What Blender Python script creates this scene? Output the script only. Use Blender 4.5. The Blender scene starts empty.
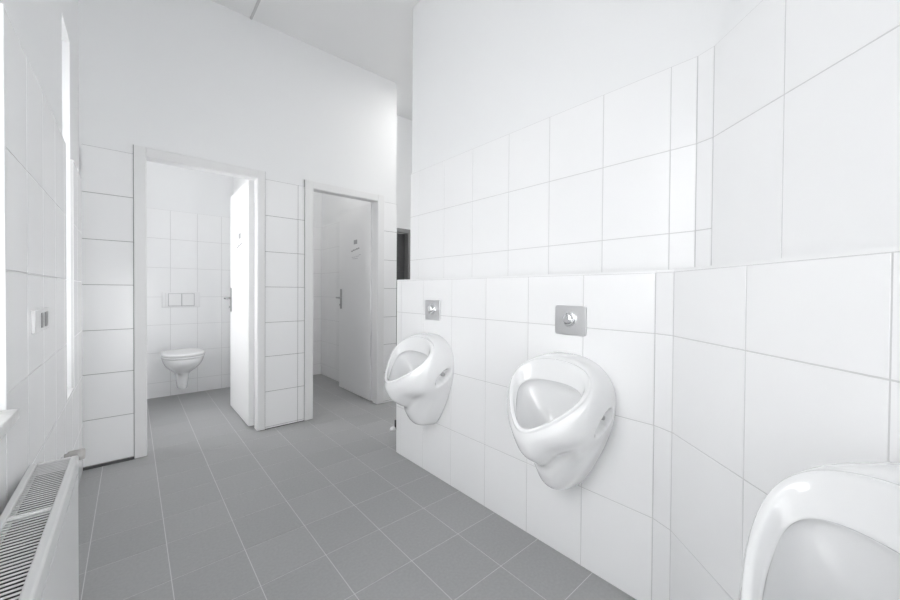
import bpy, bmesh, math, random
from mathutils import Vector, Matrix
random.seed(7)
R = math.radians
sc = bpy.context.scene
COL = sc.collection

# ------------------------------------------------------------------ camera
CAM_H = 1.10
F_PX, YAW, PIT, ROL, CY = 365.2, R(41.09), R(-0.64), R(0.39), 295.75
fw = Vector((math.sin(YAW)*math.cos(PIT), math.cos(YAW)*math.cos(PIT), math.sin(PIT)))
r0 = Vector((math.cos(YAW), -math.sin(YAW), 0)); u0 = r0.cross(fw)
rt = r0*math.cos(ROL) + u0*math.sin(ROL); up = rt.cross(fw)
cam = bpy.data.cameras.new('camera'); cam_o = bpy.data.objects.new('camera', cam); COL.objects.link(cam_o)
cam.sensor_width = 36; cam.sensor_fit = 'HORIZONTAL'; cam.lens = F_PX/900*36
cam.shift_y = -(300-CY)/900; cam.clip_start = 0.02
cam_o.matrix_world = Matrix(((rt.x, up.x, -fw.x, 0), (rt.y, up.y, -fw.y, 0), (rt.z, up.z, -fw.z, CAM_H), (0, 0, 0, 1)))
sc.camera = cam_o

# ------------------------------------------------------------------ world, light, exposure
sc.view_settings.view_transform = 'Standard'; sc.view_settings.look = 'None'
sc.view_settings.gamma = 1; sc.view_settings.use_curve_mapping = False
sc.view_settings.exposure = 0.0
w = bpy.data.worlds.new('overcast_sky'); sc.world = w; w.use_nodes = True
w.node_tree.nodes['Background'].inputs[0].default_value = (0.985, 0.993, 1.0, 1)
w.node_tree.nodes['Background'].inputs[1].default_value = 5.1
sc.cycles.max_bounces = 14; sc.cycles.diffuse_bounces = 10; sc.cycles.glossy_bounces = 5
sc.cycles.transparent_max_bounces = 12
sc.cycles.sample_clamp_indirect = 6.0
sc.cycles.use_denoising = True

def area(name, loc, rot, sx, sy, power, col=(0.985, 0.993, 1.0)):
    l = bpy.data.lights.new(name, 'AREA'); l.shape = 'RECTANGLE'; l.size = sx; l.size_y = sy
    l.energy = power; l.color = col
    o = bpy.data.objects.new(name, l); o.location = loc; o.rotation_euler = rot; COL.objects.link(o)
    return o
# daylight standing outside each window, facing in
WIN = {'1': (0.50, 1.34, 0.80, 2.45), '2': (2.42, 2.70, 0.585, 2.36), '3': (3.38, 3.80, 0.35, 2.30)}   # y0 y1 z0 z1
PW = {'1': 2, '2': 2, '3': 16}
REAR = (-0.16, 0.74, 0.06, 1.35); PREAR = 46   # x0 x1 z0 z1 of the opening added behind the camera for fill light
for k in PW:
    a, b, c, d = WIN[k]
    area('daylight_window_'+k, (-0.62, (a+b)/2, (c+d)/2), (0, R(-90), 0), d-c, b-a, PW[k])
# unseen ceiling light added as fill (the fixtures are built with the other objects, beyond the top of the picture)
FILL_LAMPS = [(2.4, 2.3, 3.178, 10.8)]
area('rear_fill_light', ((REAR[0]+REAR[1])/2, -1.30, (REAR[2]+REAR[3])/2), (R(90), 0, 0), REAR[1]-REAR[0], REAR[3]-REAR[2], PREAR)  # added fill light shining in through the made-up rear opening
CUBICLE_FILLS = [(1.25, 3.50, 3.178, 4.8), (0.30, 3.62, 3.178, 2.2)]   # unseen round lamps added to brighten the cubicles
for x, y, z, p in CUBICLE_FILLS:
    area('cubicle_fill_light', (x, y, z-0.085), (0, 0, 0), 0.24, 0.24, p, (1, 0.99, 0.97))
for i, (x, y, z, p) in enumerate(FILL_LAMPS):
    area('corridor_fill_light', (x, y, z-0.075), (0, 0, 0), 0.30, 1.10, p, (1, 0.99, 0.97))

# ------------------------------------------------------------------ materials
def mat(name, col, rough=0.5, metal=0.0, spec=0.5, coat=0.0, bump=None, mottle=None, island=0.0):
    m = bpy.data.materials.new(name); m.use_nodes = True
    nt = m.node_tree; b = nt.nodes['Principled BSDF']
    b.inputs['Base Color'].default_value = (*col, 1); b.inputs['Roughness'].default_value = rough
    b.inputs['Metallic'].default_value = metal; b.inputs['Specular IOR Level'].default_value = spec
    b.inputs['Coat Weight'].default_value = coat; b.inputs['Coat Roughness'].default_value = 0.04
    tc = nt.nodes.new('ShaderNodeTexCoord')
    if mottle:
        sca, amt = mottle
        n = nt.nodes.new('ShaderNodeTexNoise'); n.inputs['Scale'].default_value = sca; n.inputs['Detail'].default_value = 6
        nt.links.new(tc.outputs['Object'], n.inputs['Vector'])
        r = nt.nodes.new('ShaderNodeMapRange')
        r.inputs[1].default_value = 0.3; r.inputs[2].default_value = 0.7
        r.inputs[3].default_value = 1-amt; r.inputs[4].default_value = 1+amt
        nt.links.new(n.outputs['Fac'], r.inputs[0])
        v = nt.nodes.new('ShaderNodeVectorMath'); v.operation = 'SCALE'; v.inputs[0].default_value = col
        src = r.outputs[0]
        if island:
            g = nt.nodes.new('ShaderNodeNewGeometry')
            r2 = nt.nodes.new('ShaderNodeMapRange'); r2.inputs[3].default_value = 1-island; r2.inputs[4].default_value = 1+island
            nt.links.new(g.outputs['Random Per Island'], r2.inputs[0])
            mu = nt.nodes.new('ShaderNodeMath'); mu.operation = 'MULTIPLY'
            nt.links.new(src, mu.inputs[0]); nt.links.new(r2.outputs[0], mu.inputs[1]); src = mu.outputs[0]
        nt.links.new(src, v.inputs['Scale']); nt.links.new(v.outputs[0], b.inputs['Base Color'])
    if bump:
        sca, st = bump
        n = nt.nodes.new('ShaderNodeTexNoise'); n.inputs['Scale'].default_value = sca; n.inputs['Detail'].default_value = 4
        nt.links.new(tc.outputs['Object'], n.inputs['Vector'])
        bp = nt.nodes.new('ShaderNodeBump'); bp.inputs['Strength'].default_value = st; bp.inputs['Distance'].default_value = 0.002
        nt.links.new(n.outputs['Fac'], bp.inputs['Height']); nt.links.new(bp.outputs['Normal'], b.inputs['Normal'])
    return m
M = {}
M['plaster'] = mat('white_plaster', (0.86, 0.865, 0.87), 0.9, spec=0.2, bump=(180, 0.12))
M['ceiling'] = mat('ceiling_paint', (0.83, 0.83, 0.83), 0.95, spec=0.1, bump=(160, 0.15))
M['tile'] = mat('white_wall_tile', (0.90, 0.902, 0.906), 0.17, spec=0.27, bump=(9, 0.06), mottle=(3, 0.006))
M['grout'] = mat('wall_grout', (0.66, 0.66, 0.66), 0.9, spec=0.1)
M['grout_dark'] = mat('grey_wall_grout', (0.34, 0.34, 0.34), 0.9, spec=0.1)
M['joint'] = mat('frame_shade_grey', (0.30, 0.30, 0.30), 0.8)  # dark tone standing in for shade along the door frames
M['seal'] = mat('dark_foot_strip', (0.10, 0.10, 0.10), 0.8)
M['floor_tile'] = mat('grey_floor_tile', (0.40, 0.402, 0.405), 0.5, spec=0.4, bump=(260, 0.15), mottle=(90, 0.05), island=0.03)
M['floor_grout'] = mat('floor_grout', (0.68, 0.68, 0.68), 0.9, spec=0.1)
M['ceramic'] = mat('white_ceramic', (0.85, 0.853, 0.857), 0.06, spec=0.5, coat=1.0)
M['plastic'] = mat('white_plastic', (0.86, 0.86, 0.865), 0.25, spec=0.45)
M['groove'] = mat('grey_shadow_joint', (0.45, 0.45, 0.46), 0.6)
M['frame'] = mat('white_frame_paint', (0.82, 0.82, 0.82), 0.38, spec=0.4)
M['leaf'] = mat('door_laminate', (0.83, 0.83, 0.835), 0.35, spec=0.4)
M['steel'] = mat('brushed_steel', (0.70, 0.70, 0.71), 0.32, metal=1.0)
M['handle'] = mat('handle_steel', (0.44, 0.44, 0.445), 0.45, metal=0.85)
M['chrome'] = mat('chrome', (0.88, 0.88, 0.89), 0.07, metal=1.0)
M['radiator'] = mat('radiator_enamel', (0.80, 0.80, 0.80), 0.3, spec=0.45)
M['fin'] = mat('radiator_inside_shade', (0.05, 0.05, 0.05), 0.6)  # near-black colour deepens the shade seen between the grille slats
M['valve'] = mat('grey_valve_plastic', (0.42, 0.41, 0.40), 0.4)
M['sill'] = mat('cast_stone', (0.78, 0.78, 0.77), 0.35, spec=0.4, mottle=(40, 0.06))
M['upvc'] = mat('window_upvc', (0.88, 0.88, 0.88), 0.3)
M['rubber'] = mat('black_rubber', (0.03, 0.03, 0.03), 0.7)
M['dark_door'] = mat('dark_grey_door_boards', (0.085, 0.085, 0.087), 0.5)
M['dark_frame'] = mat('grey_door_frame_paint', (0.26, 0.26, 0.26), 0.5)
M['switch_grey'] = mat('switch_grey', (0.30, 0.30, 0.30), 0.45)
M['mark'] = mat('worn_print', (0.38, 0.38, 0.39), 0.6)
M['mark_faint'] = mat('faint_worn_print', (0.58, 0.58, 0.59), 0.6)
M['duct'] = mat('ceiling_duct', (0.55, 0.55, 0.55), 0.6)
# window glass: thin clear pane, a fresnel sheen over full transmission
g = bpy.data.materials.new('window_glass'); g.use_nodes = True; nt = g.node_tree; nt.nodes.clear()
out = nt.nodes.new('ShaderNodeOutputMaterial'); mx = nt.nodes.new('ShaderNodeMixShader'); fr = nt.nodes.new('ShaderNodeFresnel')
tr = nt.nodes.new('ShaderNodeBsdfTransparent'); gl = nt.nodes.new('ShaderNodeBsdfGlossy'); gl.inputs['Roughness'].default_value = 0.02
fr.inputs['IOR'].default_value = 1.3
nt.links.new(fr.outputs[0], mx.inputs[0]); nt.links.new(tr.outputs[0], mx.inputs[1]); nt.links.new(gl.outputs[0], mx.inputs[2]); nt.links.new(mx.outputs[0], out.inputs[0])
M['glass'] = g
# frosted acrylic of the added ceiling lamps (gives off light)
e = bpy.data.materials.new('lamp_diffuser'); e.use_nodes = True
e.node_tree.nodes['Principled BSDF'].inputs['Emission Color'].default_value = (1, 0.99, 0.97, 1)
e.node_tree.nodes['Principled BSDF'].inputs['Emission Strength'].default_value = 2.0
M['diffuser'] = e

# ------------------------------------------------------------------ mesh helpers
def box(bm, x0, x1, y0, y1, z0, z1, mi=0, bev=0.0):
    vs = [bm.verts.new((x, y, z)) for x in (x0, x1) for y in (y0, y1) for z in (z0, z1)]
    fs = [(0, 1, 3, 2), (4, 6, 7, 5), (0, 4, 5, 1), (2, 3, 7, 6), (0, 2, 6, 4), (1, 5, 7, 3)]
    F = []
    for f in fs:
        fc = bm.faces.new([vs[i] for i in f]); fc.material_index = mi; F.append(fc)
    if bev > 0:
        es = list({e for f in F for e in f.edges})
        r = bmesh.ops.bevel(bm, geom=es, offset=bev, segments=3, affect='EDGES', profile=0.5)
        for f in r['faces']: f.material_index = mi; f.smooth = True
    return F
def cyl(bm, p0, p1, r0, r1=None, n=24, mi=0, cap=True, smooth=True):
    p0, p1 = Vector(p0), Vector(p1); r1 = r0 if r1 is None else r1
    ax = (p1-p0).normalized(); a = ax.orthogonal().normalized(); b = ax.cross(a)
    A = [bm.verts.new(p0+(a*math.cos(t)+b*math.sin(t))*r0) for t in [2*math.pi*i/n for i in range(n)]]
    B = [bm.verts.new(p1+(a*math.cos(t)+b*math.sin(t))*r1) for t in [2*math.pi*i/n for i in range(n)]]
    for i in range(n):
        f = bm.faces.new((A[i], A[(i+1) % n], B[(i+1) % n], B[i])); f.smooth = smooth; f.material_index = mi
    if cap:
        f = bm.faces.new(list(reversed(A))); f.material_index = mi
        f = bm.faces.new(B); f.material_index = mi
def lathe(bm, base, axis, prof, n=32, mi=0):
    base = Vector(base); ax = Vector(axis).normalized(); a = ax.orthogonal().normalized(); b = ax.cross(a)
    rings = []
    for r, h in prof:
        if r < 1e-6: rings.append([bm.verts.new(base+ax*h)])
        else: rings.append([bm.verts.new(base+ax*h+(a*math.cos(2*math.pi*i/n)+b*math.sin(2*math.pi*i/n))*r) for i in range(n)])
    for A, B in zip(rings, rings[1:]):
        for i in range(n):
            j = (i+1) % n
            q = [A[0] if len(A) == 1 else A[i]]
            if len(A) > 1: q.append(A[j])
            if len(B) > 1: q += [B[j], B[i]]
            else: q.append(B[0])
            f = bm.faces.new(q); f.smooth = True; f.material_index = mi
def loft(bm, loops, mi=0, cap0=False, cap1=False, closed=True):
    L = [[bm.verts.new(p) for p in lp] for lp in loops]; n = len(L[0])
    for A, B in zip(L, L[1:]):
        for i in range(n if closed else n-1):
            j = (i+1) % n
            f = bm.faces.new((A[i], A[j], B[j], B[i])); f.smooth = True; f.material_index = mi
    if cap0: bm.faces.new(list(reversed(L[0]))).material_index = mi
    if cap1: bm.faces.new(L[-1]).material_index = mi
def obj(name, bm, mats, parent=None, origin=None, subsurf=0, auto=None):
    bmesh.ops.recalc_face_normals(bm, faces=bm.faces[:])
    me = bpy.data.meshes.new(name)
    if parent is not None and origin is not None:
        bmesh.ops.translate(bm, verts=bm.verts[:], vec=-Vector(origin))
    bm.to_mesh(me); bm.free()
    o = bpy.data.objects.new(name, me); COL.objects.link(o)
    for m in ([mats] if not isinstance(mats, (list, tuple)) else mats): me.materials.append(M[m])
    if parent is not None: o.parent = parent
    if subsurf:
        s = o.modifiers.new('smooth', 'SUBSURF'); s.levels = s.render_levels = subsurf
    return o
def tag(o, label=None, cat=None, group=None, kind=None):
    if label: o['label'] = label
    if cat: o['category'] = cat
    if group: o['group'] = group
    if kind: o['kind'] = kind
    return o
def empty(name, loc, rz=0):
    o = bpy.data.objects.new(name, None); o.empty_display_size = 0.05; COL.objects.link(o)
    o.location = loc; o.rotation_euler = (0, 0, rz); return o
def children(o): return [c for c in bpy.data.objects if c.parent is o]
def copy_tree(o, parent=None):
    c = o.copy(); COL.objects.link(c)
    if parent is not None: c.parent = parent
    for ch in children(o): copy_tree(ch, c)
    return c

GAP = 0.0032
def tiles(bm, O, U, N, us, vs, a=None, b=None, c=None, d=None, t=0.004, gap=GAP, ch=0.0006, back=0.012):
    """a tiled face: origin O, direction U along it, N out of it, joints at us (along) and vs (up), kept inside a..b, c..d.
    slot 0 = tile, slot 1 = joint"""
    O, U, N = Vector(O), Vector(U).normalized(), Vector(N).normalized(); Z = Vector((0, 0, 1))
    us, vs = sorted(us), sorted(vs)
    a = us[0] if a is None else a; b = us[-1] if b is None else b
    c = vs[0] if c is None else c; d = vs[-1] if d is None else d
    P = lambda u, v, n: bm.verts.new(O+U*u+Z*v+N*n)
    # bed of joint mortar, a closed slab
    q = [P(u, v, n) for n in (-back, -0.0012) for u, v in ((a, c), (b, c), (b, d), (a, d))]
    for f in ((0, 1, 2, 3), (4, 5, 6, 7), (0, 1, 5, 4), (1, 2, 6, 5), (2, 3, 7, 6), (3, 0, 4, 7)):
        bm.faces.new([q[i] for i in f]).material_index = 1
    for u0, u1 in zip(us, us[1:]):
        for v0, v1 in zip(vs, vs[1:]):
            l, r_, lo, hi = u0+gap/2, u1-gap/2, v0+gap/2, v1-gap/2
            cl = cr = cb = ct = ch
            if l < a: l, cl = a, 0
            if r_ > b: r_, cr = b, 0
            if lo < c: lo, cb = c, 0
            if hi > d: hi, ct = d, 0
            if r_-l < 0.004 or hi-lo < 0.004: continue
            A = [P(l, lo, -0.00125), P(r_, lo, -0.00125), P(r_, hi, -0.00125), P(l, hi, -0.00125)]
            B = [P(l, lo, -ch), P(r_, lo, -ch), P(r_, hi, -ch), P(l, hi, -ch)]
            C = [P(l+cl, lo+cb, 0), P(r_-cr, lo+cb, 0), P(r_-cr, hi-ct, 0), P(l+cl, hi-ct, 0)]
            for i in range(4):
                j = (i+1) % 4
                bm.faces.new((A[i], A[j], B[j], B[i])); bm.faces.new((B[i], B[j], C[j], C[i]))
            bm.faces.new(C)
def struct(name, bm, mats, label=None, cat=None):
    return tag(obj(name, bm, mats), label, cat, kind='structure')

# ================================================================== SETTING
XL = -0.225           # face of the tiles on the window wall
YB = 3.121            # face of the tiles on the wall with the doors
XR = 1.361            # face of the half-height wall
XU = 1.55             # face of the tall wall above and behind it
ZC = 3.178
LEDGE = 1.178
YREAR = -0.95

# ---- floor
bm = bmesh.new()
box(bm, -0.60, 3.3, YREAR-0.15, 4.95, -0.06, -0.0005, 1)
xs = [-0.39, -0.137, 0.112, 0.36, 0.608, 0.860, 1.115, 1.368, 1.62, 1.872, 2.124, 2.376, 2.63, 2.88, 3.13, 3.3]
ys = [-1.08, -0.83, -0.575, -0.32, -0.065, 0.19, 0.446, 0.70, 0.957, 1.213, 1.473, 1.723, 1.985, 2.215, 2.46, 2.71, 2.965, 3.22, 3.475, 3.73, 3.985, 4.24, 4.495, 4.75, 4.95]
for x0, x1 in zip(xs, xs[1:]):
    for y0, y1 in zip(ys, ys[1:]):
        h = 0.0014
        a = [bm.verts.new(p) for p in ((x0+h, y0+h, 0), (x1-h, y0+h, 0), (x1-h, y1-h, 0), (x0+h, y1-h, 0))]
        b_ = [bm.verts.new(p) for p in ((x0+h, y0+h, -.0006), (x1-h, y0+h, -.0006), (x1-h, y1-h, -.0006), (x0+h, y1-h, -.0006))]
        bm.faces.new(a)
        for i in range(4): bm.faces.new((a[i], a[(i+1) % 4], b_[(i+1) % 4], b_[i]))
struct('floor', bm, ['floor_tile', 'floor_grout'], 'grey tiled floor with thin pale joints', 'floor')

# ---- ceiling
bm = bmesh.new()
box(bm, -0.60, 3.3, YREAR-0.15, YB+0.012, ZC, ZC+0.1)
box(bm, -0.60, 2.01, YB+0.012, 4.95, ZC, ZC+0.1)
box(bm, 2.01, 3.3, YB+0.012, 4.40, 3.47, 3.57)
box(bm, 1.99, 3.3, YB-0.09, YB+0.012, ZC+0.1, 3.57)
struct('ceiling', bm, 'ceiling', 'plain pale grey ceiling', 'ceiling')
bm = bmesh.new(); box(bm, 0.684, 0.700, 0.9, YB+0.012, ZC-0.008, ZC)
struct('trim_1', bm, 'duct', 'thin grey strip along the ceiling joint', 'trim')

# ---- window wall
def wall_boxes(bm, x0, x1, y0, y1, z0, z1, holes):
    ycuts = sorted({y0, y1, *[h[0] for h in holes], *[h[1] for h in holes]})
    for a, b in zip(ycuts, ycuts[1:]):
        hs = sorted([(h[2], h[3]) for h in holes if h[0] <= a and h[1] >= b])
        z = z0
        for c, d in hs:
            if c > z: box(bm, x0, x1, a, b, z, c)
            z = d
        if z < z1: box(bm, x0, x1, a, b, z, z1)
bm = bmesh.new()
wall_boxes(bm, -0.54, XL-0.011, YREAR-0.15, 4.95, 0, ZC, list(WIN.values()))
W1, W2 = WIN['1'], WIN['2']
zr = [0, 0.285, 0.575, 0.850, 1.144, 1.437, 1.765]
yt = [YREAR, -0.79, -0.52, -0.25, 0.02, 0.29, 0.555, 0.82, 1.085, 1.345, 1.589, 1.842, 2.104, 2.36, 2.62, 2.88, 3.14]
tb = bmesh.new()
def lt(a, b, c, d): tiles(tb, (XL, 0, 0), (0, 1, 0), (1, 0, 0), yt, zr, a, b, c, d, back=0.0105)
lt(YREAR, W1[1], 0, W1[2]); lt(W1[1], W2[0], 0, 1.765); lt(W2[0], W2[1], 0, W2[2]); lt(W2[1], YB, 0, 1.765)
lt(YREAR, W1[0], W1[2], 1.765)
struct('wall_left', bm, 'plaster', 'white plastered wall above the tiling with the windows', 'wall')
struct('wall_left_tiling', tb, ['tile', 'grout'], 'white wall tiles around the two windows and behind the radiator', 'wall')

# ---- wall with the two doors
D1 = (0.012, 0.789, 0.076, 0.733)    # outer left, outer right, inner left, inner right
D2 = (1.098, 1.857, 1.168, 1.786)
ZO, ZI = 2.028, 1.964
BT = 0.125                            # thickness
bm = bmesh.new()
y0, y1 = YB+0.008, YB+BT
for a, b in ((-0.24, D1[2]-0.03), (D1[3]+0.03, D2[2]-0.03), (D2[3]+0.03, 2.004)): box(bm, a, b, y0, y1, 0, ZC)
for a, b in ((D1[2]-0.03, D1[3]+0.03), (D2[2]-0.03, D2[3]+0.03)): box(bm, a, b, y0, y1, ZI+0.03, ZC)
struct('wall_back', bm, 'plaster', 'white plastered wall above and between the two cubicle doors', 'wall')
bm = bmesh.new()
zb = [0, 0.018, 0.298, 0.577, 0.847, 1.128, 1.406, 1.690, 1.973]
tiles(bm, (0, YB, 0), (1, 0, 0), (0, -1, 0), [-0.4, D1[0]+0.2], zb, XL, D1[0]+0.03, 0.0, zb[-1], back=0.0085)
tiles(bm, (0, YB, 0), (1, 0, 0), (0, -1, 0), [0.70, 1.043, 1.3], zb, D1[1]-0.03, D2[0]+0.03, 0.0, zb[-1], back=0.0085)
tiles(bm, (0, YB, 0), (1, 0, 0), (0, -1, 0), [1.6, 2.009], zb, D2[1]-0.03, 2.009, 0.0, zb[-1], back=0.0085)
struct('wall_back_tiling', bm, ['tile', 'grout_dark'], 'white wall tiles beside and between the cubicle doors', 'wall')
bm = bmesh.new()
box(bm, XL, D1[0], YB-0.006, YB+0.004, 0, 0.016)  # thin dark strip along the foot of the wall
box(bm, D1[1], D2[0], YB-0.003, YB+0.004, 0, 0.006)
struct('baseboard_back', bm, 'seal', 'dark strip along the foot of the door wall', 'baseboard')

# ---- cubicles behind the doors
YC = 4.750
P0, P1 = 0.875, 0.965
XC2 = 1.885
bm = bmesh.new(); box(bm, -0.54, 2.004, YC+0.01, YC+0.2, 0, ZC)
struct('wall_cubicle_back', bm, 'plaster', 'white plaster of the rear wall in the cubicles', 'wall')
bm = bmesh.new(); box(bm, P0, P1, YB+BT, YC+0.01, 0, ZC)
struct('wall_partition', bm, 'plaster', 'white partition wall between the two cubicles', 'wall')
bm = bmesh.new(); box(bm, XC2+0.01, 2.004, YB+BT, YC+0.01, 0, ZC)
struct('wall_cubicle_right', bm, 'plaster', 'white plaster on the right side of the second cubicle', 'wall')
bm = bmesh.new()
zc = [0, 0.151, 0.455, 0.740, 1.026, 1.325, 1.622, 1.919]
xc = [-0.24, 0.070, 0.303, 0.535, 0.758, 0.99]
tiles(bm, (0, YC, 0), (1, 0, 0), (0, -1, 0), xc, zc, XL-0.01, P0-0.01, back=0.009)
tiles(bm, (P0-0.01, 0, 0), (0, 1, 0), (-1, 0, 0), [3.2, 3.58, 3.81, 4.05, 4.28, 4.52, 4.76], zc, YB+BT, YC, back=0.009)
struct('wall_cubicle_tiling', bm, ['tile', 'grout'], 'white tiles behind the toilet', 'wall')
bm = bmesh.new()
zd = [0, 0.14, 0.44, 0.73, 1.022, 1.326, 1.638, 1.930]
tiles(bm, (0, YC, 0), (1, 0, 0), (0, -1, 0), [0.9, 1.17, 1.41, 1.65, 1.89], zd, P1+0.01, XC2, back=0.009)
tiles(bm, (P1+0.01, 0, 0), (0, 1, 0), (1, 0, 0), [3.2, 3.56, 3.80, 4.04, 4.283, 4.524, 4.765], zd, YB+BT, YC, back=0.009)
tiles(bm, (XC2, 0, 0), (0, 1, 0), (-1, 0, 0), [3.2, 3.56, 3.80, 4.04, 4.283, 4.524, 4.765], zd, YB+BT, YC, back=0.009)
struct('wall_second_cubicle_tiling', bm, ['tile', 'grout'], 'white tiles seen through the second doorway', 'wall')

# ---- half-height wall carrying the urinals, bent towards the camera
DG = R(42)
C0 = Vector((XR, 0.4835, 0)); d1 = Vector((-math.sin(DG/2), -math.cos(DG/2), 0))
STRIP = 0.0685
C1 = C0 + d1*STRIP; d2 = Vector((-math.sin(DG), -math.cos(DG), 0))
n1 = Vector((-math.cos(DG/2), math.sin(DG/2), 0)); n2 = Vector((-math.cos(DG), math.sin(DG), 0))
LD = 1.62
vz = [0, 0.318, 0.642, 0.960, LEDGE-0.008]
YE = 2.112
bm = bmesh.new()
tiles(bm, (XR, 0, 0), (0, 1, 0), (-1, 0, 0), [0.4835, 0.750, 1.019, 1.283, 1.547, 1.812, 2.056, YE], vz)
tiles(bm, C0, d1, n1, [0, STRIP], vz)
tiles(bm, C1, d2, n2, [0, 0.298, 0.597, 0.896, 1.195, 1.494, 1.793], vz, 0, LD)
tiles(bm, (XR, YE, 0), (1, 0, 0), (0, 1, 0), [0.006, 0.19], vz)
struct('wall_ledge', bm, ['tile', 'grout'], 'half-height white tiled wall carrying the urinals', 'wall')
# the core of it and the ledge on top
def sweep(bm, outer, inner, z0, z1, mi=0):
    n = len(outer)
    for i in range(n-1):
        q = [Vector((*outer[i][:2], z)) for z in (z0, z1)] + [Vector((*outer[i+1][:2], z)) for z in (z0, z1)] + \
            [Vector((*inner[i][:2], z)) for z in (z0, z1)] + [Vector((*inner[i+1][:2], z)) for z in (z0, z1)]
        v = [bm.verts.new(p) for p in q]
        for f in ((0, 1, 3, 2), (4, 6, 7, 5), (0, 2, 6, 4), (1, 5, 7, 3)): bm.faces.new([v[k] for k in f]).material_index = mi
        if i == 0: bm.faces.new([v[k] for k in (0, 4, 5, 1)]).material_index = mi
        if i == n-2: bm.faces.new([v[k] for k in (2, 3, 7, 6)]).material_index = mi
def offset_path(dx):
    """the wall's bent line in plan, set back by dx behind the tile face"""
    a = Vector((XR+dx, YE, 0)); b = Vector((XR+dx, 0, 0))
    p1 = C0 - n1*dx; 
    # intersection of far line x=XR+dx with strip line
    s = (XR+dx - p1.x)/d1.x; k0 = p1 + d1*s
    p2 = C1 - n2*dx
    den = d1.x*d2.y - d1.y*d2.x; df = p2 - p1
    s2 = (df.x*d2.y - df.y*d2.x)/den; k1 = p1 + d1*s2
    return [a, k0, k1, p2 + d2*LD]
SET = XU - XR
bm = bmesh.new(); sweep(bm, offset_path(0.012), offset_path(SET+0.01), 0, LEDGE-0.008)
sweep(bm, offset_path(0.0), offset_path(SET+0.01), LEDGE-0.008, LEDGE)
struct('trim_ledge', bm, 'tile', 'white capping profile along the top of the half-height wall', 'trim')

# ---- tall wall behind it
bm = bmesh.new()
C0U = Vector((XU, 0.419, 0)); SU = 0.059; C1U = C0U + d1*SU
def upper_path(dx):
    x = XU+dx; s_ = (x-(C0U-n1*dx).x)/d1.x; k0 = (C0U-n1*dx)+d1*s_
    p1 = C0U-n1*dx; p2 = C1U-n2*dx; den = d1.x*d2.y-d1.y*d2.x; df = p2-p1
    k1 = p1+d1*((df.x*d2.y-df.y*d2.x)/den)
    return [Vector((x, 2.222, 0)), k0, k1, p2+d2*LD]
def rounded(p):
    """ease the two small bends of the plaster into one soft curve"""
    a, k0, k1, e = p; q0 = k0+(a-k0).normalized()*.035; q1 = k1+(e-k1).normalized()*.035; o = [a]
    for i in range(11):
        t = i/10; o.append(q0*(1-t)**3 + k0*3*t*(1-t)**2 + k1*3*t*t*(1-t) + q1*t**3)
    return o+[e]
sweep(bm, rounded(upper_path(0.009)), rounded(upper_path(0.13)), 0, ZC)
struct('wall_right', bm, 'plaster', 'tall white plastered wall above the urinals', 'wall')
bm = bmesh.new()
uz = [LEDGE, 1.328, 1.6448, 1.9615]
tiles(bm, (XU, 0, 0), (0, 1, 0), (-1, 0, 0), [C0U.y, 0.505, 0.769, 1.041, 1.298, 1.578, 1.844, 2.125, 2.228], uz, back=0.009)
tiles(bm, C0U, d1, n1, [0, SU], uz, back=0.009)
tiles(bm, C1U, d2, n2, [0, 0.275, 0.573, 0.872, 1.16, 1.46, 1.76], [LEDGE, 1.6448, 1.9615], 0, LD, back=0.009)
struct('wall_right_tiling', bm, ['tile', 'grout'], 'white tiles on the tall wall above the ledge', 'wall')

# ---- what closes the room: rear wall, corridor walls
end = offset_path(0)[3]
bm = bmesh.new()
box(bm, -0.54, REAR[0], YREAR-0.15, YREAR, 0, ZC); box(bm, REAR[1], 0.80, YREAR-0.15, YREAR, 0, ZC)
box(bm, REAR[0], REAR[1], YREAR-0.15, YREAR, 0, REAR[2]); box(bm, REAR[0], REAR[1], YREAR-0.15, YREAR, REAR[3], ZC)
struct('wall_rear', bm, 'plaster', 'white wall behind the camera', 'wall')
YCO = 4.20
bm = bmesh.new()
DX0, DX1, DZ = 2.45, 2.935, 1.935
box(bm, 2.004, DX0, YCO, YCO+0.12, 0, 3.5); box(bm, DX1, 3.3, YCO, YCO+0.12, 0, 3.5); box(bm, DX0, DX1, YCO, YCO+0.12, DZ, 3.5)
box(bm, 3.2, 3.3, 1.4, YCO, 0, 3.5); box(bm, 1.66, 3.2, 1.3, 1.4, 0, ZC)
struct('wall_corridor', bm, 'plaster', 'white corridor wall with the dark doorway in the far gap', 'wall')

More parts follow.
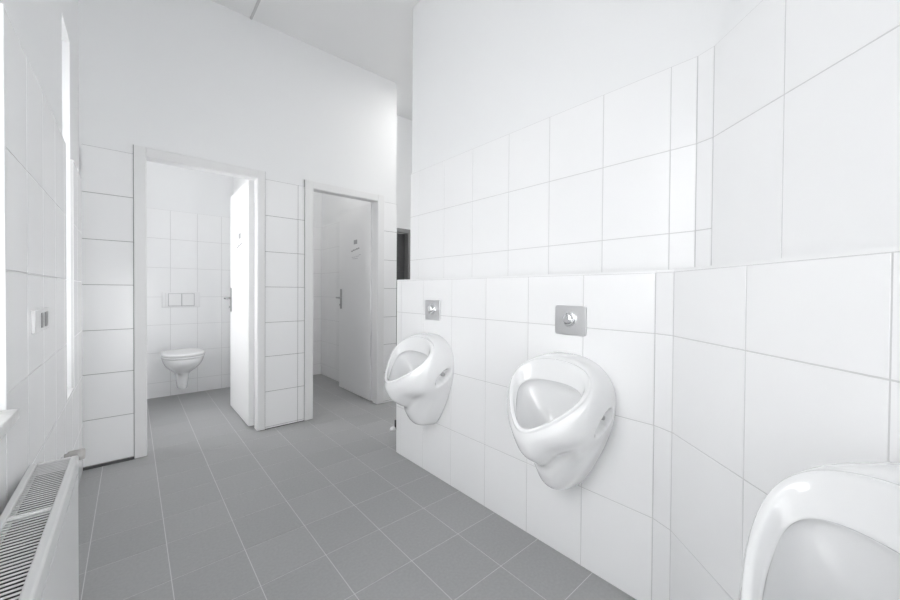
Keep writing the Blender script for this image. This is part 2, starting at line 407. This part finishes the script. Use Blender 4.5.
# ---- windows
def window(n, key, sash_x, sill):
    a, b, c, d = WIN[key]
    root = tag(empty('window_%d' % n, (sash_x, (a+b)/2, c)), kind='structure')
    og = root.location
    f = bmesh.new(); fwid = 0.06
    for (p, q, r_, s) in ((a, a+fwid, c, d), (b-fwid, b, c, d), (a+fwid, b-fwid, c, c+fwid), (a+fwid, b-fwid, d-fwid, d)):
        box(f, sash_x-0.035, sash_x+0.035, p, q, r_, s, bev=0.005)
    if b-a > 1.0:
        m = (a+b)/2; box(f, sash_x-0.035, sash_x+0.035, m-0.05, m+0.05, c+fwid, d-fwid, bev=0.005)
    fo = obj('window_frame', f, 'upvc', root, og)
    p = bmesh.new(); box(p, sash_x-0.004, sash_x+0.004, a+fwid-0.01, b-fwid+0.01, c+fwid-0.01, d-fwid+0.01)
    obj('window_pane', p, 'glass', root, og)
    h = bmesh.new(); hy = (a+b)/2 if b-a > 1 else b-fwid/2
    box(h, sash_x+0.035, sash_x+0.045, hy-0.013, hy+0.013, (c+d)/2-0.035, (c+d)/2+0.035, bev=0.003)
    cyl(h, (sash_x+0.045, hy, (c+d)/2), (sash_x+0.075, hy, (c+d)/2), 0.008)
    box(h, sash_x+0.065, sash_x+0.08, hy-0.009, hy+0.009, (c+d)/2-0.115, (c+d)/2+0.01, bev=0.004)
    obj('window_handle', h, 'plastic', fo)
    children(fo)[0].location = -og
    if sill:
        s = bmesh.new()
        if n == 1:
            z1_ = 0.813
            box(s, sash_x+0.03, XL+0.021, a, b+0.001, z1_-0.026, z1_, bev=0.003)
        else: box(s, sash_x+0.03, XL, a, b, c-0.002, c+0.004, bev=0.001)
        obj('window_sill', s, 'sill' if n == 1 else 'tile', root, og)
    return root
tag(window(1, '1', -0.45, True), 'tall white window at the left edge with a projecting stone sill', 'window')
tag(window(2, '2', -0.45, True), 'narrow bright window recess in the tiled left wall near the corner', 'window')
tag(window(3, '3', -0.45, False), 'small window of the first cubicle, hidden by the door wall', 'window')
root = tag(empty('window_4', ((REAR[0]+REAR[1])/2, YREAR-0.10, REAR[2])), 'unseen opening added behind the camera to let in fill light', 'window', kind='structure'); og = root.location.copy()  # made-up glazed opening, there only to carry the fill light
f = bmesh.new(); a, b, c, d = REAR
for (p, q, r_, s_) in ((a, a+.06, c, d), (b-.06, b, c, d), (a+.06, b-.06, c, c+.06), (a+.06, b-.06, d-.06, d)): box(f, p, q, YREAR-.135, YREAR-.065, r_, s_, bev=.005)
obj('window_frame', f, 'upvc', root, og)
f = bmesh.new(); box(f, a+.05, b-.05, YREAR-.104, YREAR-.096, c+.05, d-.05); obj('window_pane', f, 'glass', root, og)
# white edge profile where the tiling meets the first window recess
bm = bmesh.new(); box(bm, XL-0.012, XL+0.0015, W1[1]-0.004, W1[1]+0.003, 0.813, 1.765, bev=0.0018)
struct('trim_2', bm, 'plastic', 'white edge profile where the tiles end at the first window', 'trim')

# ---- doors: frame, leaf, handles, hinges
def door(n, D, label):
    ol, orr, il, ir = D
    root = tag(empty('door_%d' % n, ((il+ir)/2, YB, 0)), label, 'door', kind='structure'); og = root.location
    yf = YB-0.012; yb = YB+BT+0.012
    f = bmesh.new()
    # each jamb is a folded steel profile: face, reveal, rebate, rear face
    def jamb(pts, z0, z1, flip, X):
        lo = [(X+flip*px, py, z0) for px, py in pts]; hi = [(X+flip*px, py, z1) for px, py in pts]
        A = [f.verts.new(p) for p in lo]; B = [f.verts.new(p) for p in hi]
        k = len(pts)
        for i in range(k): f.faces.new((A[i], A[(i+1) % k], B[(i+1) % k], B[i]))
        f.faces.new(list(reversed(A))); f.faces.new(B)
    def prof(wd):
        return [(-wd, yf+0.010), (-wd, yf+0.003), (-wd+0.003, yf), (-0.006, yf), (0, yf+0.006), (0, yb-0.062), (-0.002, yb-0.06), (-0.016, yb-0.06), (-0.016, yb-0.006), (-0.02, yb),
                (-wd, yb), (-wd, yb-0.012), (-0.03, yb-0.012), (-0.03, yf+0.012)]
    jamb(prof(il-ol), 0.006, ZO, 1, il); jamb(prof(orr-ir), 0.006, ZO, -1, ir)
    # head: the same profile laid across
    pr = prof(ZO-ZI)
    A = [f.verts.new((il-0.001, py, ZI-px)) for px, py in pr]; B = [f.verts.new((ir+0.001, py, ZI-px)) for px, py in pr]
    k = len(pr)
    for i in range(k): f.faces.new((A[i], A[(i+1) % k], B[(i+1) % k], B[i]))
    f.faces.new(A); f.faces.new(list(reversed(B)))
    obj('door_frame', f, 'frame', root, og)
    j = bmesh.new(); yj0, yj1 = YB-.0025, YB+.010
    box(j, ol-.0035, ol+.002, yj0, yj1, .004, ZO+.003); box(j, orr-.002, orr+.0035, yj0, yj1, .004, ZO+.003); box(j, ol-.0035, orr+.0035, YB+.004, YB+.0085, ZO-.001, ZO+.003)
    obj('frame_shade_line', j, 'joint', root, og)  # dark bead drawn in place of the frame's contact shadow
    # rubber seal in the rebate
    s = bmesh.new(); box(s, ir+0.001, ir+0.007, yb-0.066, yb-0.0601, 0.02, ZI-0.005); box(s, il-0.007, il-0.001, yb-0.066, yb-0.0601, 0.02, ZI-0.005)
    obj('door_seal', s, 'groove', root, og)
    # leaf standing open at a right angle into the cubicle
    lx = ir-0.030 if n == 1 else ir-0.003
    ly0, ly1 = yb-0.010, yb-0.010+0.715
    l = bmesh.new(); box(l, lx, lx+0.040, ly0, ly1, 0.010, ZI+0.012, bev=0.002)
    leaf = obj('door_leaf', l, 'leaf', root, og)
    hd = bmesh.new(); hy = ly1-0.052; zz = 1.025
    for sx, sg in ((lx, -1), (lx+0.040, 1)):
        x0_, x1_ = (sx-0.008, sx) if sg < 0 else (sx, sx+0.008)
        box(hd, x0_, x1_, hy-0.019, hy+0.019, 0.90, 1.122, bev=0.003)
        cyl(hd, (sx+sg*0.008, hy, zz), (sx+sg*0.052, hy, zz), 0.009)
        cyl(hd, (sx+sg*0.052, hy+0.010, zz), (sx+sg*0.052, hy-0.112, zz), 0.0095)
        cyl(hd, (sx+sg*0.008, hy, 0.945), (sx+sg*0.020, hy, 0.945), 0.008)
    tag(obj('door_handle', hd, 'handle', leaf), 'steel lever handle on a long plate').location = -og
    for hz in (0.25, 1.72):
        h = bmesh.new(); cyl(h, (lx+0.047, yb+0.004, hz-0.04), (lx+0.047, yb+0.004, hz+0.04), 0.008)
        tag(obj('door_hinge', h, 'steel', leaf), 'steel hinge').location = -og
    # worn remains of a small notice, a square patch and broken grey strokes (nothing legible)
    m = bmesh.new()
    yc_ = 3.545; zs = 1.595 if n == 2 else 1.545
    def dash(y0_, y1_, z0_, z1_, mi): box(m, lx-0.0004, lx+0.0005, y0_, y1_, z0_, z1_, mi)
    dash(yc_-0.015, yc_+0.062, zs, zs+0.044, 0)
    for (p, q, r_) in ((0.120, 0.085, -0.070), (0.080, 0.045, -0.062), (0.038, 0.018, -0.060), (0.010, -0.030, -0.054), (-0.036, -0.062, -0.050)):
        dash(yc_+q, yc_+p, zs+r_-0.006, zs+r_+0.008, 0)
    for (p, q, r_) in ((0.11, 0.03, -0.135), (0.02, -0.06, -0.13), (0.09, -0.03, -0.152), (-0.05, -0.10, -0.118)):
        dash(yc_+q, yc_+p, zs+r_-0.003, zs+r_+0.003, 1)
    tag(obj('door_notice', m, ['mark', 'mark_faint'], leaf), 'worn remains of a small grey notice').location = -og
    return root
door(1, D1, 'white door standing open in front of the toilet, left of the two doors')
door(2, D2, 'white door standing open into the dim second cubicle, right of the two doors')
# dark doorway at the end of the corridor
root = tag(empty('door_3', ((DX0+DX1)/2, YCO, 0)), 'dark grey doorway seen through the narrow gap beside the urinal wall', 'door', kind='structure'); og = root.location
f = bmesh.new()
box(f, DX1-0.055, DX1+0.03, YCO-0.015, YCO+0.13, 0, DZ+0.02, bev=0.003); box(f, DX0-0.03, DX0+0.055, YCO-0.015, YCO+0.13, 0, DZ+0.02, bev=0.003)
box(f, DX0+0.055, DX1-0.055, YCO-0.015, YCO+0.13, DZ-0.03, DZ+0.02, bev=0.003)
obj('door_frame', f, 'dark_frame', root, og)
l = bmesh.new(); z = 0.01
while z < DZ-0.05:
    h = 0.098 if z < 1.5 else DZ-0.04-z
    box(l, DX0+0.06, DX1-0.058, YCO+0.07, YCO+0.10, z, min(z+h-0.004, DZ-0.035), bev=0.003); z += h
box(l, DX0+0.06, DX1-0.058, YCO+0.078, YCO+0.095, 0.01, DZ-0.035)
obj('door_leaf', l, 'dark_door', root, og)

# ---- ceiling lamps added for fill light (above and behind what the picture shows)
for i, (x, y, z, p) in enumerate(FILL_LAMPS):
    root = tag(empty('fill_ceiling_light', (x, y, z)), 'unseen long ceiling light added in the corridor behind the tall wall', 'ceiling light')
    b = bmesh.new(); box(b, x-0.17, x+0.17, y-0.57, y+0.57, z-0.030, z, bev=0.004); obj('housing', b, 'frame', root, root.location)
    b = bmesh.new(); box(b, x-0.155, x+0.155, y-0.555, y+0.555, z-0.055, z-0.030, bev=0.008); obj('diffuser', b, 'diffuser', root, root.location)

for i, (x, y, z, p) in enumerate(CUBICLE_FILLS):
    root = tag(empty('fill_ceiling_light', (x, y, z)), ['unseen round ceiling light added in the dim second cubicle', 'unseen round ceiling light added in the first cubicle, above the toilet doorway'][i], 'ceiling light')
    b = bmesh.new(); lathe(b, (x, y, z), (0, 0, -1), [(0, 0), (.16, 0), (.16, .03), (.145, .035), (0, .035)], 40); obj('housing', b, 'frame', root, root.location)
    b = bmesh.new(); lathe(b, (x, y, z-.034), (0, 0, -1), [(.14, 0), (.14, .012), (.12, .028), (.06, .036), (0, .038)], 40); obj('diffuser', b, 'diffuser', root, root.location)

# ================================================================== URINALS
def cr(pts, n):
    """Catmull-Rom through tuples, n samples per span"""
    P = [pts[0]] + list(pts) + [pts[-1]]; o = []
    for i in range(1, len(P)-2):
        for k in range(n):
            t = k/n; a, b, c, d = P[i-1], P[i], P[i+1], P[i+2]
            o.append(tuple(0.5*((2*b[j]) + (-a[j]+c[j])*t + (2*a[j]-5*b[j]+4*c[j]-d[j])*t*t + (-a[j]+3*b[j]-3*c[j]+d[j])*t**3) for j in range(len(b))))
    o.append(tuple(pts[-1])); return o
def sstep(a, b, x):
    t = max(0, min(1, (x-a)/(b-a))); return t*t*(3-2*t)
WT = [(0, 0, .850), (22, .064, .847), (42, .128, .824), (60, .174, .785), (78, .200, .731), (95, .203, .665), (108, .194, .604),
      (122, .172, .534), (135, .143, .467), (150, .101, .386), (163, .062, .331), (172, .032, .308), (180, 0, .302)]
WTc = cr(WT, 8)
def wall_pt(th):                     # th in degrees 0..180
    for a, b in zip(WTc, WTc[1:]):
        if a[0] <= th <= b[0]+1e-9:
            t = (th-a[0])/max(1e-9, b[0]-a[0]); return ((a[1]+(b[1]-a[1])*t)*.975, a[2]+(b[2]-a[2])*t)
    return WTc[-1][1:]
RT, RB = Vector((.085, 0, .836)), Vector((.313, 0, .602))     # rim ridge, top and front (distance from wall, 0, height)
def sup(th, a, b, n):
    s, c = math.sin(R(th)), math.cos(R(th))
    return a*math.copysign(abs(s)**(2/n), s), b*math.copysign(abs(c)**(2/n), c)
def oval(T, B, hw, n, egg, sag, th, dep=0.0, grow=0.0):
    """one loop of the bowl, egg-shaped (wider towards the top) and slightly hollow lengthwise"""
    c = (T+B)/2; b_ = (T-B).length/2; tt = (T-B)/2/b_; nn = Vector((tt.z, 0, -tt.x))
    s_, w_ = sup(th, hw+grow, b_+grow, n); q = w_/(b_+grow)
    return c + tt*w_ + Vector((0, s_*(1+egg*q), 0)) - nn*(sag*(1-q*q)+dep)
RN = Vector(((RT-RB).z, 0, -(RT-RB).x)).normalized()
def rim(th, grow=0.0, dep=0.0): return oval(RT, RB, .156, 2.05, .46, .012, th, dep, grow)
CAV = [((.109, .750), (.282, .600), .119, .50), ((.107, .746), (.280, .596), .1185, .50), ((.094, .756), (.284, .588), .123, .49), ((.076, .742), (.284, .572), .124, .46), ((.060, .700), (.270, .548), .112, .44),
       ((.052, .645), (.244, .526), .090, .42), ((.056, .590), (.215, .508), .066, .36), ((.074, .545), (.190, .496), .045, .25), ((.100, .515), (.168, .490), .026, .1), ((.126, .498), (.148, .489), .008, 0)]
def cavity(j, th, k=1.0):
    (td, tz), (bd, bz), hw, eg = CAV[j]
    return oval(Vector((td, 0, tz)), Vector((bd, 0, bz)), hw*k, 2.5 if j < 4 else 2.2, eg, .008 if j < 4 else 0, th)
SIDE = [(0, 0), (.22, .0), (.45, .04), (.66, .13), (.82, .32), (.94, .62), (1.0, 1.0)]
BOT = [(0, 0, 1.0), (.29, .05, .97), (.43, .14, .86), (.53, .30, .82), (.583, .45, .81), (.72, .535, .89), (.897, .67, .96), (.995, .86, 1.05), (1.0, 1.0, 1.0)]   # d, up, width
side_c = cr(SIDE, 12); bot_c = cr(BOT, 9)
NK = len(side_c); assert NK == len(bot_c)
def ang(i, n): return 360*i/n
SCREW = [9.0, None]      # where the fixing screw sits in the recess
def make_urinal_body():
    n = 144; loops = [[] for _ in range(NK)]
    for i in range(n):
        a = ang(i, n); sg = 1 if a <= 180 else -1; th = a if a <= 180 else 360-a
        ws, wz = wall_pt(th); r_ = rim(th, 0.001, 0.007)
        wb = sstep(112, 152, th)
        for k in range(NK):
            fd, fe = side_c[k]
            p1 = Vector((.0035+(r_.x-.0035)*fd, ws+(r_.y-ws)*fe, wz+(r_.z-wz)*fe))
            gd, gu, gw = bot_c[k]
            p2 = Vector((.0035+(r_.x-.0035)*gd, (ws+(r_.y-ws)*max(0, min(1, gu)))*gw, wz+(r_.z-wz)*gu))
            p = p1.lerp(p2, wb)
            # oval finger recess with the fixing screw in each flank
            e_d, e_z = ((p.x-.072)*.81-(p.z-.632)*.59)/.060, ((p.x-.072)*.59+(p.z-.632)*.81)/.026
            rr = math.sqrt(e_d*e_d+e_z*e_z)
            p.y -= .034*(1-sstep(.66, 1.06, rr))*sstep(55, 68, th)*(1-sstep(120, 130, th))
            dd = (p.x-.064)**2+(p.z-.646)**2
            if sg > 0 and 60 < th < 125 and dd < SCREW[0]: SCREW[0] = dd; SCREW[1] = p.copy()
            loops[k].append(Vector((p.x, p.y*sg, p.z)))
    def ring(fn):
        o = []
        for i in range(n):
            a = ang(i, n); sg = 1 if a <= 180 else -1; th = a if a <= 180 else 360-a
            p = fn(th); o.append(Vector((p.x, p.y*sg, p.z)))
        return o
    back = [Vector((0.0, p.y*.975, .57+(p.z-.57)*.985)) for p in loops[0]]
    lip = [Vector((0.003, p.y*.985, .57+(p.z-.57)*.990)) for p in loops[0]]
    for p in loops[0]: p.x = 0.0035
    L = [back, lip] + loops
    for g_, d_ in ((-.0004, .0035), (-.003, .001), (-.007, .0), (-.0115, .0012)): L.append(ring(lambda t, g_=g_, d_=d_: rim(t, g_, d_)))
    mix = lambda t, k: rim(t, -.017, .004).lerp(cavity(0, t, 1.015)+RN*.003, k)
    for k in (0.0, .3, .6, .85, 1.0): L.append(ring(lambda t, k=k: mix(t, k)))
    for j in range(len(CAV)): L.append(ring(lambda t, j=j: cavity(j, t)))
    bm = bmesh.new(); loft(bm, L, cap0=True, cap1=True); return bm
proto = empty('urinal', (0, 0, 0))
obj('urinal_bowl', make_urinal_body(), 'ceramic', proto, subsurf=1)
for sg in (1, -1):
    b = bmesh.new(); q = SCREW[1]; lathe(b, (q.x, sg*(q.y-.004), q.z), (0, sg, 0), [(.005, 0), (.005, .010), (.012, .010), (.012, .014), (.009, .015), (.009, .024), (.007, .027), (.0, .0275)], 20)
    tag(obj('fixing_screw', b, 'handle', proto), 'steel fixing screw')
def plate_proto():
    root = empty('urinal_flush_plate', (0, 0, 0))
    b = bmesh.new(); s, h, t = .069, .060, .010      # local: x out of wall, y across, z up
    rr = .010; pts = []
    for cx_, cz_, a0 in ((s-rr, h-rr, 0), (-s+rr, h-rr, 90), (-s+rr, -h+rr, 180), (s-rr, -h+rr, 270)):
        for k in range(7): t_ = R(a0+15*k); pts.append((cx_+rr*math.cos(t_), cz_+rr*math.sin(t_)))
    lp = lambda x, k: [Vector((x, p[0]*k, p[1]*k)) for p in pts]
    loft(b, [lp(0, 1), lp(t-.002, 1), lp(t-.0006, .99), lp(t, .975)], cap0=True, cap1=True)
    for f_ in b.faces: f_.smooth = False
    obj('plate', b, 'steel', root)
    c = bmesh.new(); lathe(c, (t, 0, .004), (1, 0, 0), [(.031, -.001), (.031, .003), (.028, .0055), (.0255, .005), (.0245, .001)], 40)
    obj('button_ring', c, 'chrome', root)
    k = bmesh.new(); lathe(k, (t-.001, 0, .004), (1, 0, 0), [(.0238, 0), (.0238, .014), (.0225, .019), (.019, .022), (.010, .0235), (0, .024)], 40)
    obj('push_button', k, 'chrome', root)
    return root
pp = plate_proto()
spots = [(Vector((XR, 1.727, 0)), math.pi, 'small white urinal farthest from the camera, nearest the doors', 'steel flush plate above the farthest urinal'),
         (Vector((XR, 0.812, 0)), math.pi, 'white urinal in the middle of the tiled wall, whole in view', 'steel flush plate above the middle urinal'),
         (C1 + d2*0.72, math.pi-DG, 'large white urinal nearest the camera, cut off at the lower right corner', None)]
for i, (p, rz, lb, fl) in enumerate(spots):
    o = proto if i == 0 else copy_tree(proto)
    o.location = p; o.rotation_euler.z = rz
    o.scale.y = 1.05 if i == 0 else 1.0
    tag(o, lb, 'urinal', 'urinals along the half-height wall')
    if fl:
        q = pp if i == 0 else copy_tree(pp)
        q.location = p + Vector((0, 0, .990 if i == 0 else .986)); q.rotation_euler.z = rz
        q.location.y = 1.711 if i == 0 else 0.803
        tag(q, fl, 'flush plate', 'steel flush plates of the urinals')

# ================================================================== TOILET in the first cubicle
TX = 0.385
root = tag(empty('toilet', (TX, YC, 0)), 'white wall-hung toilet with closed lid in the first cubicle', 'toilet'); og = Vector((TX, YC, 0))
def ov(z, yfront, yback, hw, n=48, ex=2.2):
    """oval outline, blunter at the wall side"""
    o = []; yc_ = (yfront+yback)/2; hl = (yback-yfront)/2
    for i in range(n):
        t = 2*math.pi*i/n; s, c = math.sin(t), math.cos(t)
        e_ = ex if c < 0 else ex+0.9
        o.append(Vector((TX+hw*math.copysign(abs(s)**(2/e_), s), yc_+hl*math.copysign(abs(c)**(2/e_), c), z)))
    return o
b = bmesh.new()
loft(b, [ov(.115, 4.47, 4.70, .036), ov(.112, 4.465, YC, .042), ov(.125, 4.455, YC, .050), ov(.20, 4.445, YC, .053), ov(.262, 4.43, YC, .060),
         ov(.285, 4.40, YC, .085), ov(.315, 4.34, YC, .120), ov(.355, 4.275, YC, .150), ov(.40, 4.235, YC, .168), ov(.432, 4.222, YC, .174), ov(.441, 4.224, YC, .174), ov(.444, 4.23, YC, .168)], cap0=True, cap1=True)
obj('toilet_bowl', b, 'ceramic', root, og, subsurf=1)
b = bmesh.new(); loft(b, [ov(.448, 4.224, 4.66, .168), ov(.4475, 4.218, 4.665, .174), ov(.458, 4.217, 4.665, .175), ov(.464, 4.222, 4.66, .171)], cap0=True, cap1=True)
obj('toilet_seat', b, 'plastic', root, og)
b = bmesh.new(); loft(b, [ov(.467, 4.222, 4.67, .170), ov(.468, 4.214, 4.675, .177), ov(.482, 4.213, 4.675, .178), ov(.489, 4.22, 4.67, .171), ov(.493, 4.25, 4.65, .145), ov(.494, 4.33, 4.60, .08)], cap0=True, cap1=True)
obj('toilet_lid', b, 'plastic', root, og)
for sx in (-1, 1):
    b = bmesh.new(); cyl(b, (TX+sx*.05, 4.683, .446), (TX+sx*.05, 4.683, .478), .011); cyl(b, (TX+sx*.075, 4.683, .474), (TX+sx*.03, 4.683, .474), .009)
    tag(obj('seat_hinge', b, 'steel', root, og), 'steel seat hinge')
# dual flush plate
root = tag(empty('toilet_flush_plate', (0.395, YC, .996)), 'white two-button flush plate on the tiles above the toilet', 'flush plate'); og = Vector((0.395, YC, .996))
b = bmesh.new(); box(b, .233, .557, YC-.010, YC, .917, 1.075, bev=.004); box(b, .262, .530, YC-.014, YC-.009, .925, 1.067, bev=.002)
obj('plate', b, 'plastic', root, og)
b = bmesh.new(); box(b, .283, .507, YC-.0146, YC-.0136, .930, 1.062); obj('button_joint', b, 'groove', root, og)
for a, c in ((.288, .393), (.400, .502)):
    k = bmesh.new(); box(k, a, c, YC-.018, YC-.012, .935, 1.057, bev=.0015); obj('flush_button', k, 'plastic', root, og)

# ================================================================== RADIATOR
RX0, RX1, RY0, RY1, RZ0, RZ1 = XL+0.017, -0.116, 0.30, 1.485, 0.10, 0.625
root = tag(empty('radiator', ((RX0+RX1)/2, (RY0+RY1)/2, 0)), 'white panel radiator with slatted top grille under the left window', 'radiator'); og = root.location.copy()
b = bmesh.new()
box(b, RX1-0.014, RX1, RY0, RY1-0.002, RZ0, RZ1-0.012, bev=0.004)
box(b, RX1+0.000, RX1+0.0015, RY0+0.03, RY1-0.03, RZ0+0.04, RZ1-0.045, bev=0.0007)
obj('front_panel', b, 'radiator', root, og)
b = bmesh.new(); box(b, RX0, RX0+0.012, RY0, RY1-0.002, RZ0, RZ1-0.02, bev=0.003); obj('rear_panel', b, 'radiator', root, og)
for y0_ in (RY0-0.001, RY1-0.003):
    b = bmesh.new(); box(b, RX0, RX1-0.002, y0_, y0_+0.003, RZ0+0.01, RZ1-0.006, bev=0.001); obj('side_cover', b, 'radiator', root, og)
b = bmesh.new()
k = RY0+0.02
while k < RY1-0.02:
    box(b, RX0+0.013, RX1-0.015, k, k+0.0015, RZ0+0.02, RZ1-0.028); k += 0.012
obj('convector_fins', b, 'fin', root, og)
b = bmesh.new()
gx0, gx1 = RX0-0.001, RX1+0.001
box(b, gx0, gx0+0.014, RY0-0.002, RY1+0.001, RZ1-0.020, RZ1, bev=0.003)
box(b, gx1-0.018, gx1, RY0-0.002, RY1+0.001, RZ1-0.020, RZ1, bev=0.005)
box(b, gx0+0.012, gx1-0.016, RY1-0.006, RY1+0.001, RZ1-0.016, RZ1-0.001, bev=0.002)
box(b, gx0+0.012, gx1-0.016, RY0-0.002, RY0+0.006, RZ1-0.016, RZ1-0.001, bev=0.002)
k = RY0+0.012
while k < RY1-0.012:                                   # narrow flat slats
    box(b, gx0+0.012, gx1-0.016, k, k+0.0045, RZ1-0.0065, RZ1-0.005); k += 0.0125
for yy in (1.165,): box(b, gx0+0.012, gx1-0.016, yy, yy+0.010, RZ1-0.010, RZ1-0.002, bev=0.001)
obj('top_grille', b, 'radiator', root, og)
for yy in (RY0+0.2, RY1-0.2):
    b = bmesh.new(); box(b, XL+0.0006, RX0+0.004, yy-0.012, yy+0.012, RZ1-0.10, RZ1-0.055, bev=0.002); obj('wall_bracket', b, 'radiator', root, og)
b = bmesh.new()                                          # thermostat head and pipe tail at the far end
vy, vzv = RY1+0.030, RZ1-0.010
lathe(b, (RX1-0.031, vy, vzv), (1, 0, 0), [(.0, 0), (.010, 0), (.010, .006), (.0145, .008), (.0145, .014), (.0155, .016), (.0165, .034), (.0155, .041), (.012, .043), (0, .043)], 20)
obj('thermostat_head', b, 'valve', root, og)
b = bmesh.new(); cyl(b, (RX1-0.028, RY1-0.004, vzv-.030), (RX1-0.028, vy, vzv-.030), 0.009); cyl(b, (RX1-0.028, vy, vzv-.042), (RX1-0.028, vy, vzv+.004), 0.009)
obj('valve_body', b, 'steel', root, og)

# ================================================================== SMALL THINGS
# light switch in a wide white frame
root = tag(empty('light_switch', (XL, 1.755, 1.0)), 'white double wall switch with grey rockers beside the narrow window', 'switch'); og = root.location.copy()
b = bmesh.new(); box(b, XL, XL+0.009, 1.630, 1.875, 0.966, 1.036, bev=0.002); obj('frame', b, 'plastic', root, og)
for a, c in ((1.721, 1.741), (1.783, 1.826)):
    k = bmesh.new(); box(k, XL+0.008, XL+0.012, a, c, 0.977, 1.024, bev=0.001); tag(obj('rocker', k, 'switch_grey', root, og), 'grey rocker')
# door stop on the floor behind the end of the half-height wall
root = tag(empty('door_stop', (1.560, 2.468, 0)), 'tiny pale door stop on the floor at the far end of the urinal wall', 'door stop'); og = root.location.copy()
b = bmesh.new(); lathe(b, og, (0, 0, 1), [(0, 0), (.024, 0), (.024, .008), (.019, .020), (.010, .026), (0, .027)], 24); obj('foot', b, 'plastic', root, og)
b = bmesh.new(); cyl(b, og+Vector((.022, -.004, 0)), og+Vector((.022, -.004, .075)), .0075); tag(obj('buffer', b, 'rubber', root, og), 'dark rubber upright')
